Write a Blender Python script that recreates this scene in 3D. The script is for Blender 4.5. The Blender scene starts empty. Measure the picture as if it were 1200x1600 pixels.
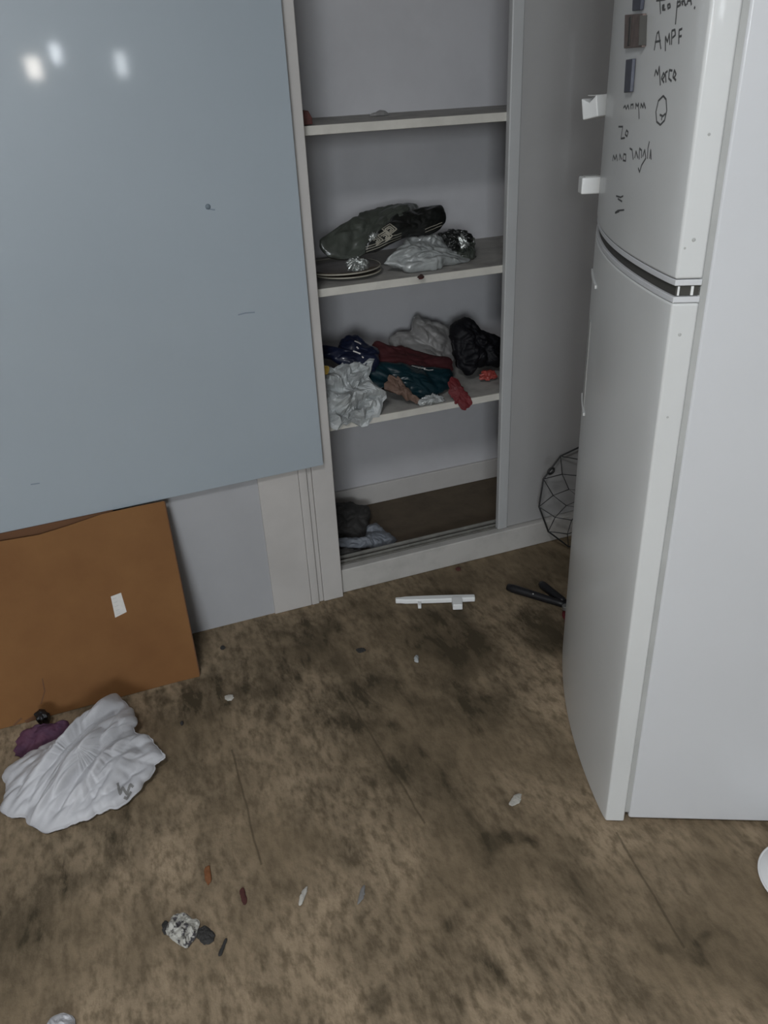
import bpy, bmesh, math, random
from mathutils import Vector, Matrix, noise
from mathutils.bvhtree import BVHTree
from mathutils.geometry import intersect_point_line

SC = bpy.context.scene
COL = SC.collection

# ------------------------------------------------------------------ camera
AX = Vector((0.93385671, -0.20765593, 0.29118836))      # closet direction, seen by the camera
AY = Vector((-0.35488894, -0.43710563, 0.82643361))
AZ = Vector((-0.04433377, -0.8751101, -0.48188882))
CAM = Vector((0, 0, 1.5))
F = 1250.0


def ray(px, py):
    d = Vector((px - 600, py - 800, F))
    return Vector((AX.dot(d), AY.dot(d), AZ.dot(d)))


def on_z(px, py, z=0.0):
    d = ray(px, py)
    return CAM + d * ((z - CAM.z) / d.z)


def on_y(px, py, y):
    d = ray(px, py)
    return CAM + d * (y / d.y)


cam_d = bpy.data.cameras.new('camera')
cam = bpy.data.objects.new('camera', cam_d)
COL.objects.link(cam)
M = Matrix(((AX[0], -AX[1], -AX[2]), (AY[0], -AY[1], -AY[2]), (AZ[0], -AZ[1], -AZ[2])))
cam.matrix_world = Matrix.Translation(CAM) @ M.to_4x4()
cam_d.sensor_fit = 'VERTICAL'
cam_d.sensor_height = 36.0
cam_d.lens = F / 1600 * 36.0
cam_d.clip_start = 0.02
SC.camera = cam

# ------------------------------------------------------------------ light
world = bpy.data.worlds.new('world')
SC.world = world
world.use_nodes = True
world.node_tree.nodes['Background'].inputs[0].default_value = (0.62, 0.72, 0.85, 1)
world.node_tree.nodes['Background'].inputs[1].default_value = 0.4


def area(name, loc, rot, sx, sy, power, col):
    l = bpy.data.lights.new(name, 'AREA')
    l.shape = 'RECTANGLE'
    l.size, l.size_y, l.energy, l.color = sx, sy, power, col
    o = bpy.data.objects.new(name, l)
    COL.objects.link(o)
    o.location, o.rotation_euler = loc, rot
    return o


BACK = -3.2
WIN_BIG = (-1.95, -0.75, 1.4, 2.35)                      # x0, x1, z0, z1 of the window behind the camera
SLITS = [(-0.06, 0.035, 1.57, 1.71), (0.135, 0.19, 1.67, 1.79), (0.585, 0.66, 1.56, 1.72)]
area('daylight', (-1.35, BACK - 0.02, 1.875), (math.radians(90), 0, 0), 1.2, 0.95, 108, (0.89, 0.95, 1.0))
area('ceiling_lamp', (-0.45, -0.15, 2.50), (0, 0, 0), 0.45, 0.45, 30, (0.97, 0.98, 1.0))
SIDE_SLIT = (0.52, 0.57, 0.95, 1.62)                      # y0, y1, z0, z1 of a chink in the right wall
area('daylight_slit', (2.37, 0.545, 1.285), (math.radians(90), 0, math.radians(90)), 0.05, 0.67, 0.25, (0.9, 0.95, 1.0))
for k, (a, b, c, d) in enumerate(SLITS):
    area('daylight_slit', ((a + b) / 2, BACK - 0.02, (c + d) / 2), (math.radians(90), 0, 0),
         b - a, d - c, 1.2 if k == 0 else 0.65, (1.0, 0.93, 0.85) if k == 0 else (0.9, 0.95, 1.0))

SC.view_settings.view_transform = 'Standard'
SC.view_settings.look = 'None'
SC.view_settings.exposure = 0.0
SC.view_settings.gamma = 1.0
SC.view_settings.use_curve_mapping = False

# ------------------------------------------------------------------ materials


def srgb(r, g, b):
    f = lambda c: ((c / 255 + 0.055) / 1.055) ** 2.4 if c > 10 else c / 255 / 12.92
    return (f(r), f(g), f(b), 1)


def mat(name, col, rough=0.6, var=0.12, scale=8.0, bump=0.0, bscale=60.0, metal=0.0, coat=0.0,
        trans=0.0, alpha=1.0, col2=None, spec=0.5, fac=(0.4, 0.7), stretch=None):
    m = bpy.data.materials.new(name)
    m.use_nodes = True
    nt = m.node_tree
    N, L = nt.nodes, nt.links
    b = N['Principled BSDF']
    tc = N.new('ShaderNodeTexCoord')
    vec = tc.outputs['Object']
    if stretch:
        mp = N.new('ShaderNodeMapping')
        mp.inputs['Scale'].default_value = stretch
        L.new(vec, mp.inputs[0])
        vec = mp.outputs[0]
    n = N.new('ShaderNodeTexNoise')
    n.inputs['Scale'].default_value = scale
    n.inputs['Detail'].default_value = 6
    n.inputs['Roughness'].default_value = 0.6
    L.new(vec, n.inputs['Vector'])
    mr = N.new('ShaderNodeMapRange')
    mr.inputs[1].default_value, mr.inputs[2].default_value = fac
    L.new(n.outputs['Fac'], mr.inputs[0])
    mx = N.new('ShaderNodeMix')
    mx.data_type = 'RGBA'
    c2 = col2 if col2 else tuple(c * (1 - var) for c in col[:3]) + (1,)
    mx.inputs[6].default_value = col
    mx.inputs[7].default_value = c2
    L.new(mr.outputs[0], mx.inputs[0])
    L.new(mx.outputs[2], b.inputs['Base Color'])
    b.inputs['Roughness'].default_value = rough
    b.inputs['Metallic'].default_value = metal
    b.inputs['Coat Weight'].default_value = coat
    b.inputs['Coat Roughness'].default_value = 0.06
    b.inputs['Transmission Weight'].default_value = trans
    b.inputs['Alpha'].default_value = alpha
    b.inputs['Specular IOR Level'].default_value = spec
    if bump:
        n2 = N.new('ShaderNodeTexNoise')
        n2.inputs['Scale'].default_value = bscale
        n2.inputs['Detail'].default_value = 4
        L.new(vec, n2.inputs['Vector'])
        bp = N.new('ShaderNodeBump')
        bp.inputs['Strength'].default_value = bump
        bp.inputs['Distance'].default_value = 0.01
        L.new(n2.outputs['Fac'], bp.inputs['Height'])
        L.new(bp.outputs[0], b.inputs['Normal'])
    return m


def math_node(N, L, op, a, b=None, clamp=False):
    x = N.new('ShaderNodeMath')
    x.operation = op
    x.use_clamp = clamp
    for i, v in enumerate((a, b)):
        if v is None:
            continue
        if isinstance(v, (int, float)):
            x.inputs[i].default_value = v
        else:
            L.new(v, x.inputs[i])
    return x.outputs[0]


def floor_material():
    m = bpy.data.materials.new('dirty_floor_sheet')
    m.use_nodes = True
    nt = m.node_tree
    N, L = nt.nodes, nt.links
    b = N['Principled BSDF']
    tc = N.new('ShaderNodeTexCoord')
    vec = tc.outputs['Object']

    def nz(scale, detail=6, rough=0.6, dist=0.0, stretch=None):
        n = N.new('ShaderNodeTexNoise')
        n.inputs['Scale'].default_value = scale
        n.inputs['Detail'].default_value = detail
        n.inputs['Roughness'].default_value = rough
        n.inputs['Distortion'].default_value = dist
        v = vec
        if stretch:
            mp = N.new('ShaderNodeMapping')
            mp.inputs['Rotation'].default_value = (0, 0, stretch[0])
            mp.inputs['Scale'].default_value = (stretch[1], stretch[2], 1)
            L.new(vec, mp.inputs[0])
            v = mp.outputs[0]
        L.new(v, n.inputs['Vector'])
        return n.outputs['Fac']

    def ramp(v, a, bb):
        mr = N.new('ShaderNodeMapRange')
        mr.interpolation_type = 'SMOOTHSTEP'
        mr.inputs[1].default_value, mr.inputs[2].default_value = a, bb
        L.new(v, mr.inputs[0])
        return mr.outputs[0]

    def mix(f, c1, c2):
        mx = N.new('ShaderNodeMix')
        mx.data_type = 'RGBA'
        for i, v in ((0, f), (6, c1), (7, c2)):
            if isinstance(v, (tuple, float)):
                mx.inputs[i].default_value = v
            else:
                L.new(v, mx.inputs[i])
        return mx.outputs[2]

    base = mix(ramp(nz(2.3, 4, 0.5), 0.40, 0.62), FL_A, FL_B)
    base = mix(ramp(nz(55, 3, 0.6, 0.0, (0.3, 1.0, 0.45)), 0.38, 0.7), base, FL_C)
    big = ramp(nz(5.5, 8, 0.68, 0.3, (0.15, 1.35, 0.6)), 0.40, 0.64)
    fine = ramp(nz(15, 6, 0.65, 0.2, (0.15, 1.5, 0.5)), 0.48, 0.72)
    # spilled, trodden-in stains; the broad far ones also paint the light's falloff
    wob = N.new('ShaderNodeTexNoise')
    wob.inputs['Scale'].default_value = 7
    wob.inputs['Detail'].default_value = 5
    L.new(vec, wob.inputs['Vector'])
    wsub = N.new('ShaderNodeVectorMath')
    wsub.operation = 'SUBTRACT'
    wsub.inputs[1].default_value = (0.5, 0.5, 0.5)
    L.new(wob.outputs['Color'], wsub.inputs[0])
    wsc = N.new('ShaderNodeVectorMath')
    wsc.operation = 'SCALE'
    wsc.inputs[3].default_value = 0.32
    L.new(wsub.outputs[0], wsc.inputs[0])
    wad = N.new('ShaderNodeVectorMath')
    L.new(vec, wad.inputs[0])
    L.new(wsc.outputs[0], wad.inputs[1])
    tot = None
    for (x, y, r, s) in STAINS_AND_FALLOFF:
        p = on_z(x, y)
        dd = N.new('ShaderNodeVectorMath')
        dd.operation = 'DISTANCE'
        dd.inputs[1].default_value = (p.x, p.y, 0)
        L.new(wad.outputs[0], dd.inputs[0])
        mr = N.new('ShaderNodeMapRange')
        mr.interpolation_type = 'SMOOTHSTEP'
        mr.inputs[1].default_value, mr.inputs[2].default_value = r, r * 0.25
        mr.inputs[3].default_value, mr.inputs[4].default_value = 0, s
        L.new(dd.outputs['Value'], mr.inputs[0])
        tot = mr.outputs[0] if tot is None else math_node(N, L, 'ADD', tot, mr.outputs[0])
    tot = math_node(N, L, 'MULTIPLY', tot, math_node(N, L, 'ADD', math_node(N, L, 'MULTIPLY', fine, 0.5), 0.6))
    d = math_node(N, L, 'ADD', math_node(N, L, 'MULTIPLY', big, 0.40), tot)
    d = math_node(N, L, 'ADD', d, math_node(N, L, 'MULTIPLY', fine, 0.20), True)
    col = mix(d, base, FL_D)
    # joints between the sheets
    seam = None
    for (a, c) in (((545, 1085), (668, 1285)), ((366, 1170), (412, 1350)), ((965, 1300), (1075, 1480))):
        p, q = on_z(*a), on_z(*c)
        dirv = (q - p).normalized()
        nrm = Vector((-dirv.y, dirv.x, 0))
        dt = N.new('ShaderNodeVectorMath')
        dt.operation = 'DOT_PRODUCT'
        dt.inputs[1].default_value = nrm
        L.new(wob_small(N, L, vec), dt.inputs[0])
        off = math_node(N, L, 'ABSOLUTE', math_node(N, L, 'SUBTRACT', dt.outputs['Value'], nrm.dot(p)))
        mr = N.new('ShaderNodeMapRange')
        mr.inputs[1].default_value, mr.inputs[2].default_value = 0.0035, 0.0012
        L.new(off, mr.inputs[0])
        al = N.new('ShaderNodeVectorMath')
        al.operation = 'DOT_PRODUCT'
        al.inputs[1].default_value = dirv
        L.new(vec, al.inputs[0])
        t0, t1 = dirv.dot(p), dirv.dot(q)
        g = math_node(N, L, 'MULTIPLY', math_node(N, L, 'GREATER_THAN', al.outputs['Value'], t0),
                      math_node(N, L, 'LESS_THAN', al.outputs['Value'], t1))
        s = math_node(N, L, 'MULTIPLY', mr.outputs[0], g)
        seam = s if seam is None else math_node(N, L, 'MAXIMUM', seam, s)
    col = mix(math_node(N, L, 'MULTIPLY', seam, 0.55), col, FL_D)
    L.new(col, b.inputs['Base Color'])
    b.inputs['Roughness'].default_value = 0.8
    b.inputs['Specular IOR Level'].default_value = 0.25
    bp = N.new('ShaderNodeBump')
    bp.inputs['Strength'].default_value = 0.35
    bp.inputs['Distance'].default_value = 0.006
    L.new(nz(70, 5, 0.7), bp.inputs['Height'])
    L.new(bp.outputs[0], b.inputs['Normal'])
    return m


def wob_small(N, L, vec):
    n = N.new('ShaderNodeTexNoise')
    n.inputs['Scale'].default_value = 9
    L.new(vec, n.inputs['Vector'])
    s = N.new('ShaderNodeVectorMath')
    s.operation = 'SCALE'
    s.inputs[3].default_value = 0.012
    L.new(n.outputs['Color'], s.inputs[0])
    a = N.new('ShaderNodeVectorMath')
    L.new(vec, a.inputs[0])
    L.new(s.outputs[0], a.inputs[1])
    return a.outputs[0]


FL_A = (0.37, 0.283, 0.188, 1)
FL_B = (0.225, 0.170, 0.107, 1)
FL_C = (0.18, 0.135, 0.085, 1)
FL_D = (0.060, 0.046, 0.027, 1)
STAINS_AND_FALLOFF = [(520, 980, 0.3, 0.3), (760, 1040, 0.3, 0.3), (400, 1090, 0.25, 0.25), (900, 900, 0.3, 0.3), (60, 1120, 0.09, 0.6), (180, 1100, 0.07, 0.6), (300, 1110, 0.12, 0.4), (480, 1200, 0.12, 0.35), (540, 1330, 0.09, 0.45), (690, 1350, 0.08, 0.4), (430, 1290, 0.035, 0.5), (720, 1450, 0.06, 0.5), (1020, 1350, 0.07, 0.35), (340, 1300, 0.03, 0.6), (900, 1450, 0.26, 0.3), (650, 1420, 0.16, 0.3), (1080, 1420, 0.15, 0.25), (560, 1240, 0.2, 0.25), (760, 1240, 0.25, 0.25), (20, 1480, 0.15, 0.3), (420, 1010, 0.3, 0.3), (620, 1080, 0.38, 0.35), (850, 960, 0.35, 0.35), (60, 1380, 0.22, 0.35), (330, 1180, 0.2, 0.35), (650, 930, 0.3, 0.3), (480, 1010, 0.16, 0.5), (700, 1000, 0.22, 0.75), (330, 1090, 0.14, 0.6), (560, 1110, 0.17, 0.6), (440, 1075, 0.12, 0.6),
          (200, 1290, 0.16, 0.55), (60, 1420, 0.16, 0.5), (330, 1240, 0.09, 0.5),
          (640, 1190, 0.13, 0.45), (500, 1240, 0.07, 0.5), (800, 1330, 0.07, 0.75), (830, 1350, 0.04, 0.6),
          (915, 1310, 0.035, 0.9), (1060, 1465, 0.055, 0.8), (700, 1500, 0.1, 0.5), (560, 1440, 0.035, 0.7),
          (585, 1590, 0.05, 0.8), (750, 1540, 0.09, 0.45), (760, 1120, 0.12, 0.5), (850, 980, 0.18, 0.5), (700, 900, 0.2, 0.3),
          (450, 1390, 0.06, 0.4), (1170, 1360, 0.03, 0.6), (120, 1100, 0.1, 0.8), (260, 1085, 0.06, 0.8)]

MT = {}
MT['floor'] = floor_material()
MT['wall'] = mat('painted_wall', (0.36, 0.36, 0.36, 1), 0.7, 0.08, 3)
MT['ceiling'] = mat('ceiling_paint', (0.45, 0.45, 0.45, 1), 0.8, 0.05, 3)
MT['lam'] = mat('white_laminate', (0.50, 0.48, 0.46, 1), 0.45, 0.10, 5, 0.02, 30)
MT['lam_cool'] = mat('grey_white_laminate', (0.40, 0.405, 0.42, 1), 0.4, 0.07, 4)
MT['inner'] = mat('closet_lining', (0.52, 0.515, 0.53, 1), 0.55, 0.10, 4)
MT['door'] = mat('glossy_white_door', (0.36, 0.355, 0.35, 1), 0.3, 0.05, 3, coat=0.35)
MT['doorframe'] = mat('door_frame_edge', (0.44, 0.445, 0.445, 1), 0.35, 0.08, 5)
MT['shelftop'] = mat('dusty_shelf_top', (0.40, 0.385, 0.36, 1), 0.75, 0.35, 14, 0.05)
MT['shelfedge'] = mat('cream_shelf_edging', (0.56, 0.54, 0.49, 1), 0.5, 0.12, 20)
MT['cfloor'] = mat('closet_brown_floor', (0.105, 0.078, 0.05, 1), 0.8, 0.3, 14, 0.1)
MT['sill'] = mat('scuffed_sill', (0.47, 0.455, 0.43, 1), 0.5, 0.22, 11, fac=(0.45, 0.75))
MT['track'] = mat('dull_aluminium_track', (0.34, 0.33, 0.30, 1), 0.45, 0.3, 30, metal=0.35)
MT['trackdark'] = mat('dark_groove', (0.06, 0.055, 0.045, 1), 0.8, 0.4, 40)
MT['blue'] = mat('blue_grey_gloss', (0.335, 0.385, 0.425, 1), 0.42, 0.05, 1.5, coat=0.75)
MT['blueedge'] = mat('blue_board_edge', (0.14, 0.18, 0.21, 1), 0.5, 0.1)
MT['scuff'] = mat('scuff', (0.19, 0.235, 0.275, 1), 0.6, 0.1)
MT['brown'] = mat('brown_fibreboard', (0.20, 0.094, 0.032, 1), 0.75, 0.0, 5, 0.05, 60, spec=0.25, col2=(0.165, 0.073, 0.024, 1))
MT['brown2'] = mat('brown_board_back', (0.13, 0.058, 0.024, 1), 0.8, 0.2, 5)
MT['fside'] = mat('fridge_side_enamel', (0.66, 0.67, 0.685, 1), 0.38, 0.04, 2, coat=0.15)
MT['fdoor'] = mat('fridge_door_enamel', (0.68, 0.69, 0.68, 1), 0.38, 0.05, 3, coat=0.2)
MT['fgask'] = mat('grey_gasket', (0.46, 0.465, 0.45, 1), 0.6, 0.15, 12)
MT['fgap'] = mat('dark_gap', (0.05, 0.047, 0.04, 1), 0.6, 0.2, 12)
MT['fwhite'] = mat('white_handle_plastic', (0.82, 0.83, 0.82, 1), 0.35, 0.04, 5)
MT['ink'] = mat('marker_ink', (0.10, 0.10, 0.10, 1), 0.7, 0.2)
MT['plastic'] = mat('white_plastic_film', (0.52, 0.52, 0.54, 1), 0.5, 0.22, 6, 0.2, 25)
MT['wrapper'] = mat('printed_wrapper', (0.42, 0.41, 0.37, 1), 0.5, 0.2, 70, 0.2, 60, fac=(0.5, 0.56), col2=(0.06, 0.055, 0.06, 1))
MT['plastic2'] = mat('cloudy_plastic_film', (0.33, 0.345, 0.34, 1), 0.28, 0.25, 14, 0.3, 60, coat=0.4)
MT['paper'] = mat('crumpled_paper', (0.44, 0.46, 0.46, 1), 0.6, 0.2, 18, 0.1, col2=(0.20, 0.21, 0.21, 1))
MT['cushion'] = mat('grey_green_wrap', (0.070, 0.078, 0.066, 1), 0.3, 0.35, 12, 0.2, 40, coat=0.3)
MT['blackgloss'] = mat('black_gloss_wrap', (0.010, 0.011, 0.010, 1), 0.4, 0.3, 12, 0.2, 40, coat=0.4)
MT['blackbag'] = mat('black_bag_film', (0.006, 0.006, 0.008, 1), 0.6, 0.3, 12, 0.2, 50, spec=.2)
MT['bluebag'] = mat('dark_blue_bag_film', (0.005, 0.009, 0.030, 1), 0.45, 0.4, 12, 0.2, 40, coat=0.3)
MT['greybag'] = mat('grey_bag_film', (0.21, 0.205, 0.20, 1), 0.5, 0.25, 14, 0.1, 40)
MT['red'] = mat('dark_red_cloth', (0.05, 0.005, 0.007, 1), 0.8, 0.3, 20, 0.1, 90)
MT['red2'] = mat('red_cloth', (0.12, 0.009, 0.012, 1), 0.7, 0.3, 20, 0.1, 90)
MT['teal'] = mat('dark_teal_film', (0.004, 0.022, 0.030, 1), 0.35, 0.35, 12, 0.15, 50)
MT['tan'] = mat('tan_cloth', (0.14, 0.085, 0.062, 1), 0.7, 0.3, 20, 0.1)
MT['pink'] = mat('coral_plastic', (0.33, 0.06, 0.05, 1), 0.45, 0.3, 30)
MT['yellow'] = mat('yellow_scrap', (0.50, 0.33, 0.06, 1), 0.6, 0.2, 30)
MT['foil'] = mat('crumpled_foil', (0.5, 0.52, 0.5, 1), 0.38, 0.3, 20, metal=0.8)
MT['plate'] = mat('brown_glazed_plate', (0.10, 0.082, 0.065, 1), 0.35, 0.35, 20, coat=0.2, col2=(0.05, 0.03, 0.018, 1))
MT['rim'] = mat('cream_plate_rim', (0.36, 0.34, 0.28, 1), 0.4, 0.2, 20)
MT['shoe'] = mat('blue_grey_cloth', (0.17, 0.185, 0.21, 1), 0.6, 0.2, 12, 0.1)
MT['darkcloth'] = mat('dark_grey_cloth', (0.035, 0.033, 0.031, 1), 0.8, 0.3, 12, 0.1)
MT['purple'] = mat('purple_cloth', (0.085, 0.028, 0.055, 1), 0.8, 0.0, 14, 0.1, col2=(0.03, 0.012, 0.04, 1))
MT['black'] = mat('black_rubber', (0.009, 0.009, 0.011, 1), 0.45, 0.3, 30)
MT['steel'] = mat('worn_steel', (0.5, 0.5, 0.5, 1), 0.35, 0.2, 30, metal=0.9)
MT['wire'] = mat('dark_wire', (0.022, 0.023, 0.023, 1), 0.5, 0.2, 30)
MT['white'] = mat('white_glaze', (0.8, 0.8, 0.8, 1), 0.3, 0.05)
MT['scrap'] = mat('pale_scrap', (0.50, 0.48, 0.43, 1), 0.7, 0.3, 60)
MT['orange'] = mat('orange_scrap', (0.22, 0.085, 0.03, 1), 0.7, 0.3, 60)
MT['rust'] = mat('dark_red_block', (0.09, 0.025, 0.02, 1), 0.7, 0.4, 40)
MT['amber'] = mat('brown_red_sticker', (0.15, 0.11, 0.095, 1), 0.5, 0.4, 60)
MT['slate'] = mat('slate_blue_plastic', (0.055, 0.06, 0.085, 1), 0.45, 0.3, 60)
MT['sticker'] = mat('white_label_paper', (0.62, 0.60, 0.57, 1), 0.6, 0.1, 60)
MT['glass'] = mat('window_glass', (0.9, 0.95, 1, 1), 0.02, 0.0, trans=1.0)

# ------------------------------------------------------------------ helpers


def tag(o, label, cat, group=None, kind=None):
    if label:
        o['label'] = label
    if cat:
        o['category'] = cat
    if group:
        o['group'] = group
    if kind:
        o['kind'] = kind
    return o


def empty(name, loc, label, cat, group=None):
    o = bpy.data.objects.new(name, None)
    o.empty_display_size = 0.05
    COL.objects.link(o)
    o.location = loc
    tag(o, label, cat, group)
    bpy.context.view_layer.update()
    return o


def link(name, bm, m, parent=None, smooth=False, bevel=0.0):
    bmesh.ops.recalc_face_normals(bm, faces=bm.faces)
    me = bpy.data.meshes.new(name)
    bm.to_mesh(me)
    bm.free()
    if m:
        for q in (m if isinstance(m, (list, tuple)) else [m]):
            me.materials.append(q)
    if smooth:
        for p in me.polygons:
            p.use_smooth = True
    o = bpy.data.objects.new(name, me)
    COL.objects.link(o)
    if parent:
        o.parent = parent
        # vertices are given in world space
        bpy.context.view_layer.update()
        o.matrix_parent_inverse = parent.matrix_world.inverted()
    if bevel:
        bv = o.modifiers.new('bevel', 'BEVEL')
        bv.width = bevel
        bv.segments = 3
        bv.limit_method = 'ANGLE'
        for p in me.polygons:
            p.use_smooth = True
        wn = o.modifiers.new('wn', 'WEIGHTED_NORMAL')
        wn.keep_sharp = True
    return o


def box(bm, x0, x1, y0, y1, z0, z1, mi=0):
    vs = [bm.verts.new((x, y, z)) for x in (x0, x1) for y in (y0, y1) for z in (z0, z1)]
    for f in ((0, 1, 3, 2), (4, 6, 7, 5), (0, 4, 5, 1), (2, 3, 7, 6), (0, 2, 6, 4), (1, 5, 7, 3)):
        fc = bm.faces.new([vs[i] for i in f])
        fc.material_index = mi
    return vs


def boxo(name, dims, m, parent=None, bevel=0.0):
    bm = bmesh.new()
    box(bm, *dims)
    return link(name, bm, m, parent, bevel=bevel)


def prism(bm, pts, n):
    """closed outline of 3-D points, extruded by the vector n"""
    a = [bm.verts.new(p) for p in pts]
    b = [bm.verts.new(Vector(p) + n) for p in pts]
    bm.faces.new(a)
    bm.faces.new(list(reversed(b)))
    k = len(pts)
    for i in range(k):
        bm.faces.new((a[i], b[i], b[(i + 1) % k], a[(i + 1) % k]))


def tube(bm, pts, r, seg=8, closed=False, radii=None, flat=None):
    pts = [Vector(p) for p in pts]
    n = len(pts)
    rings = []
    prev = None
    for i, p in enumerate(pts):
        if closed:
            t = pts[(i + 1) % n] - pts[i - 1]
        else:
            t = pts[min(i + 1, n - 1)] - pts[max(i - 1, 0)]
        if t.length < 1e-9:
            t = Vector((0, 0, 1))
        t.normalize()
        ref = prev if prev else (Vector((0, 0, 1)) if abs(t.z) < 0.9 else Vector((1, 0, 0)))
        a = ref - t * ref.dot(t)
        if a.length < 1e-6:
            a = Vector((1, 0, 0)) - t * t.x
        a.normalize()
        prev = a
        b = t.cross(a)
        rr = radii[i] if radii else r
        rings.append([bm.verts.new(p + (a * math.cos(2 * math.pi * k / seg) + b * math.sin(2 * math.pi * k / seg)) * rr)
                      for k in range(seg)])
    m = n if closed else n - 1
    for i in range(m):
        A, B = rings[i], rings[(i + 1) % n]
        for k in range(seg):
            bm.faces.new((A[k], A[(k + 1) % seg], B[(k + 1) % seg], B[k]))
    if not closed:
        bm.faces.new(rings[0])
        bm.faces.new(list(reversed(rings[-1])))


def resample(pts, n, smooth=True):
    P = [Vector(p) for p in pts]
    k = len(P)
    dense = []
    for i in range(k):
        p0, p1, p2, p3 = P[i - 1], P[i], P[(i + 1) % k], P[(i + 2) % k]
        for j in range(12):
            t = j / 12
            if smooth:
                q = 0.5 * ((2 * p1) + (p2 - p0) * t + (2 * p0 - 5 * p1 + 4 * p2 - p3) * t * t
                           + (3 * p1 - p0 - 3 * p2 + p3) * t ** 3)
                q = q * 0.6 + p1.lerp(p2, t) * 0.4
            else:
                q = p1.lerp(p2, t)
            dense.append(q)
    L = [0]
    for i in range(len(dense)):
        L.append(L[-1] + (dense[(i + 1) % len(dense)] - dense[i]).length)
    out = []
    j = 0
    for i in range(n):
        t = L[-1] * i / n
        while L[j + 1] < t:
            j += 1
        f = (t - L[j]) / max(L[j + 1] - L[j], 1e-9)
        out.append(dense[j].lerp(dense[(j + 1) % len(dense)], f))
    return out


def creases(p, fr, seed, st=None):
    q = Vector(p)
    if st:                                   # long folds: squeeze along a direction
        d = Vector(st[0]).normalized()
        q = q - d * q.dot(d) * (1 - st[1])
    q = q * fr + Vector((seed * 7.3, seed * 3.1, seed * 1.7))
    w = q * 0.6
    q = q + Vector((noise.noise(w), noise.noise(w + Vector((31.4, 0, 0))), noise.noise(w + Vector((0, 47.2, 0))))) * 0.6
    v = 0
    a = 1.0
    for o in range(3):
        v += a * (abs(noise.noise(q)) * 2.4 - 0.55)
        q = q * 2.1 + Vector((3.1, 1.7, 9.2))
        a *= 0.48
    return v


def pouch(name, outline, up, front, back, m, parent=None, seed=1, amp=0.012, fr=14, stretch=None, zmin=None,
          ymax=None, lip=None, rings=34, seg=130, power=0.5, edge=0.004, flat=False, centre=None, xmin=None, zmax=None):
    """a soft closed body: a star-shaped outline in space, puffed out to both sides and creased"""
    pts = resample(outline, seg)
    c = centre if centre else sum(pts, Vector()) / seg
    up = Vector(up).normalized()
    bm = bmesh.new()

    def layer(sign, thick):
        cols = []
        for r in range(1, rings + 1):
            t = r / rings
            ring = []
            for i, p in enumerate(pts):
                q = c.lerp(p, t)
                h = (1 - t ** 2.2) ** power
                d = creases(q, fr, seed + (0 if sign > 0 else 5), stretch)
                w = min(1, (1 - t) * 3 + 0.25)
                pos = q + up * sign * (thick * h + d * amp * w)
                out = (p - c).normalized()
                pos += out * creases(p * 1.3, fr * 1.3, seed + 9) * edge * t * 2
                if zmin is not None and pos.z < zmin:
                    pos.z = zmin + (0.0006 if sign > 0 else 0)
                if lip is not None and pos.z < lip and pos.y > 2.1455:      # lies over the shelf's front edge
                    if lip - pos.z < pos.y - 2.1455:
                        pos.z = lip
                    else:
                        pos.y = 2.1455
                if zmax is not None and pos.z > zmax:
                    pos.z = zmax
                if ymax is not None and pos.y > ymax:
                    pos.y = ymax
                if xmin is not None and pos.x < xmin:
                    pos.x = xmin
                ring.append(bm.verts.new(pos))
            cols.append(ring)
        pc = c + up * sign * (thick + creases(c, fr, seed, stretch) * amp)
        if zmin is not None:
            pc.z = max(pc.z, zmin)
        if ymax is not None:
            pc.y = min(pc.y, ymax)
        cv = bm.verts.new(pc)
        for i in range(seg):
            bm.faces.new((cv, cols[0][i], cols[0][(i + 1) % seg]))
            for r in range(rings - 1):
                bm.faces.new((cols[r][i], cols[r + 1][i], cols[r + 1][(i + 1) % seg], cols[r][(i + 1) % seg]))
        return cols[-1]
    A = layer(1, front)
    B = layer(-1, back)
    for i in range(seg):
        bm.faces.new((A[i], A[(i + 1) % seg], B[(i + 1) % seg], B[i]))
    return link(name, bm, m, parent, smooth=not flat)


def bvh_of(objs):
    vs, fs = [], []
    bpy.context.view_layer.update()
    for o in objs:
        k = len(vs)
        vs += [o.matrix_world @ v.co for v in o.data.vertices]
        fs += [tuple(i + k for i in p.vertices) for p in o.data.polygons]
    return BVHTree.FromPolygons(vs, fs)


def ribbon(bm, tree, line, w, lift=0.0006, step=2.0, thick=0.0004):
    """a painted stroke that lies on a surface: thin, follows the surface's normal"""
    fine = []
    for a, b in zip(line[:-1], line[1:]):
        n = max(1, int(math.hypot(b[0] - a[0], b[1] - a[1]) / step))
        for k in range(n):
            fine.append((a[0] + (b[0] - a[0]) * k / n, a[1] + (b[1] - a[1]) * k / n))
    fine.append(line[-1])
    P = []
    for x, y in fine:
        h = tree.ray_cast(CAM, ray(x, y).normalized())
        if h[0] is not None:
            nn = h[1]
            if nn.dot(ray(x, y)) > 0:
                nn = -nn
            P.append((h[0], nn))
    if len(P) < 2:
        return
    prev = None
    for i, (p, nn) in enumerate(P):
        t = P[min(i + 1, len(P) - 1)][0] - P[max(i - 1, 0)][0]
        if t.length < 1e-7:
            continue
        s = nn.cross(t).normalized() * w / 2
        q = [bm.verts.new(p + s + nn * lift), bm.verts.new(p - s + nn * lift),
             bm.verts.new(p - s + nn * (lift + thick)), bm.verts.new(p + s + nn * (lift + thick))]
        if prev:
            for k in range(4):
                bm.faces.new((prev[k], prev[(k + 1) % 4], q[(k + 1) % 4], q[k]))
        else:
            bm.faces.new(q)
        prev = q
    if prev:
        bm.faces.new(list(reversed(prev)))


# ------------------------------------------------------------------ the room
def structure(o):
    o['kind'] = 'structure'
    return o


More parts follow.
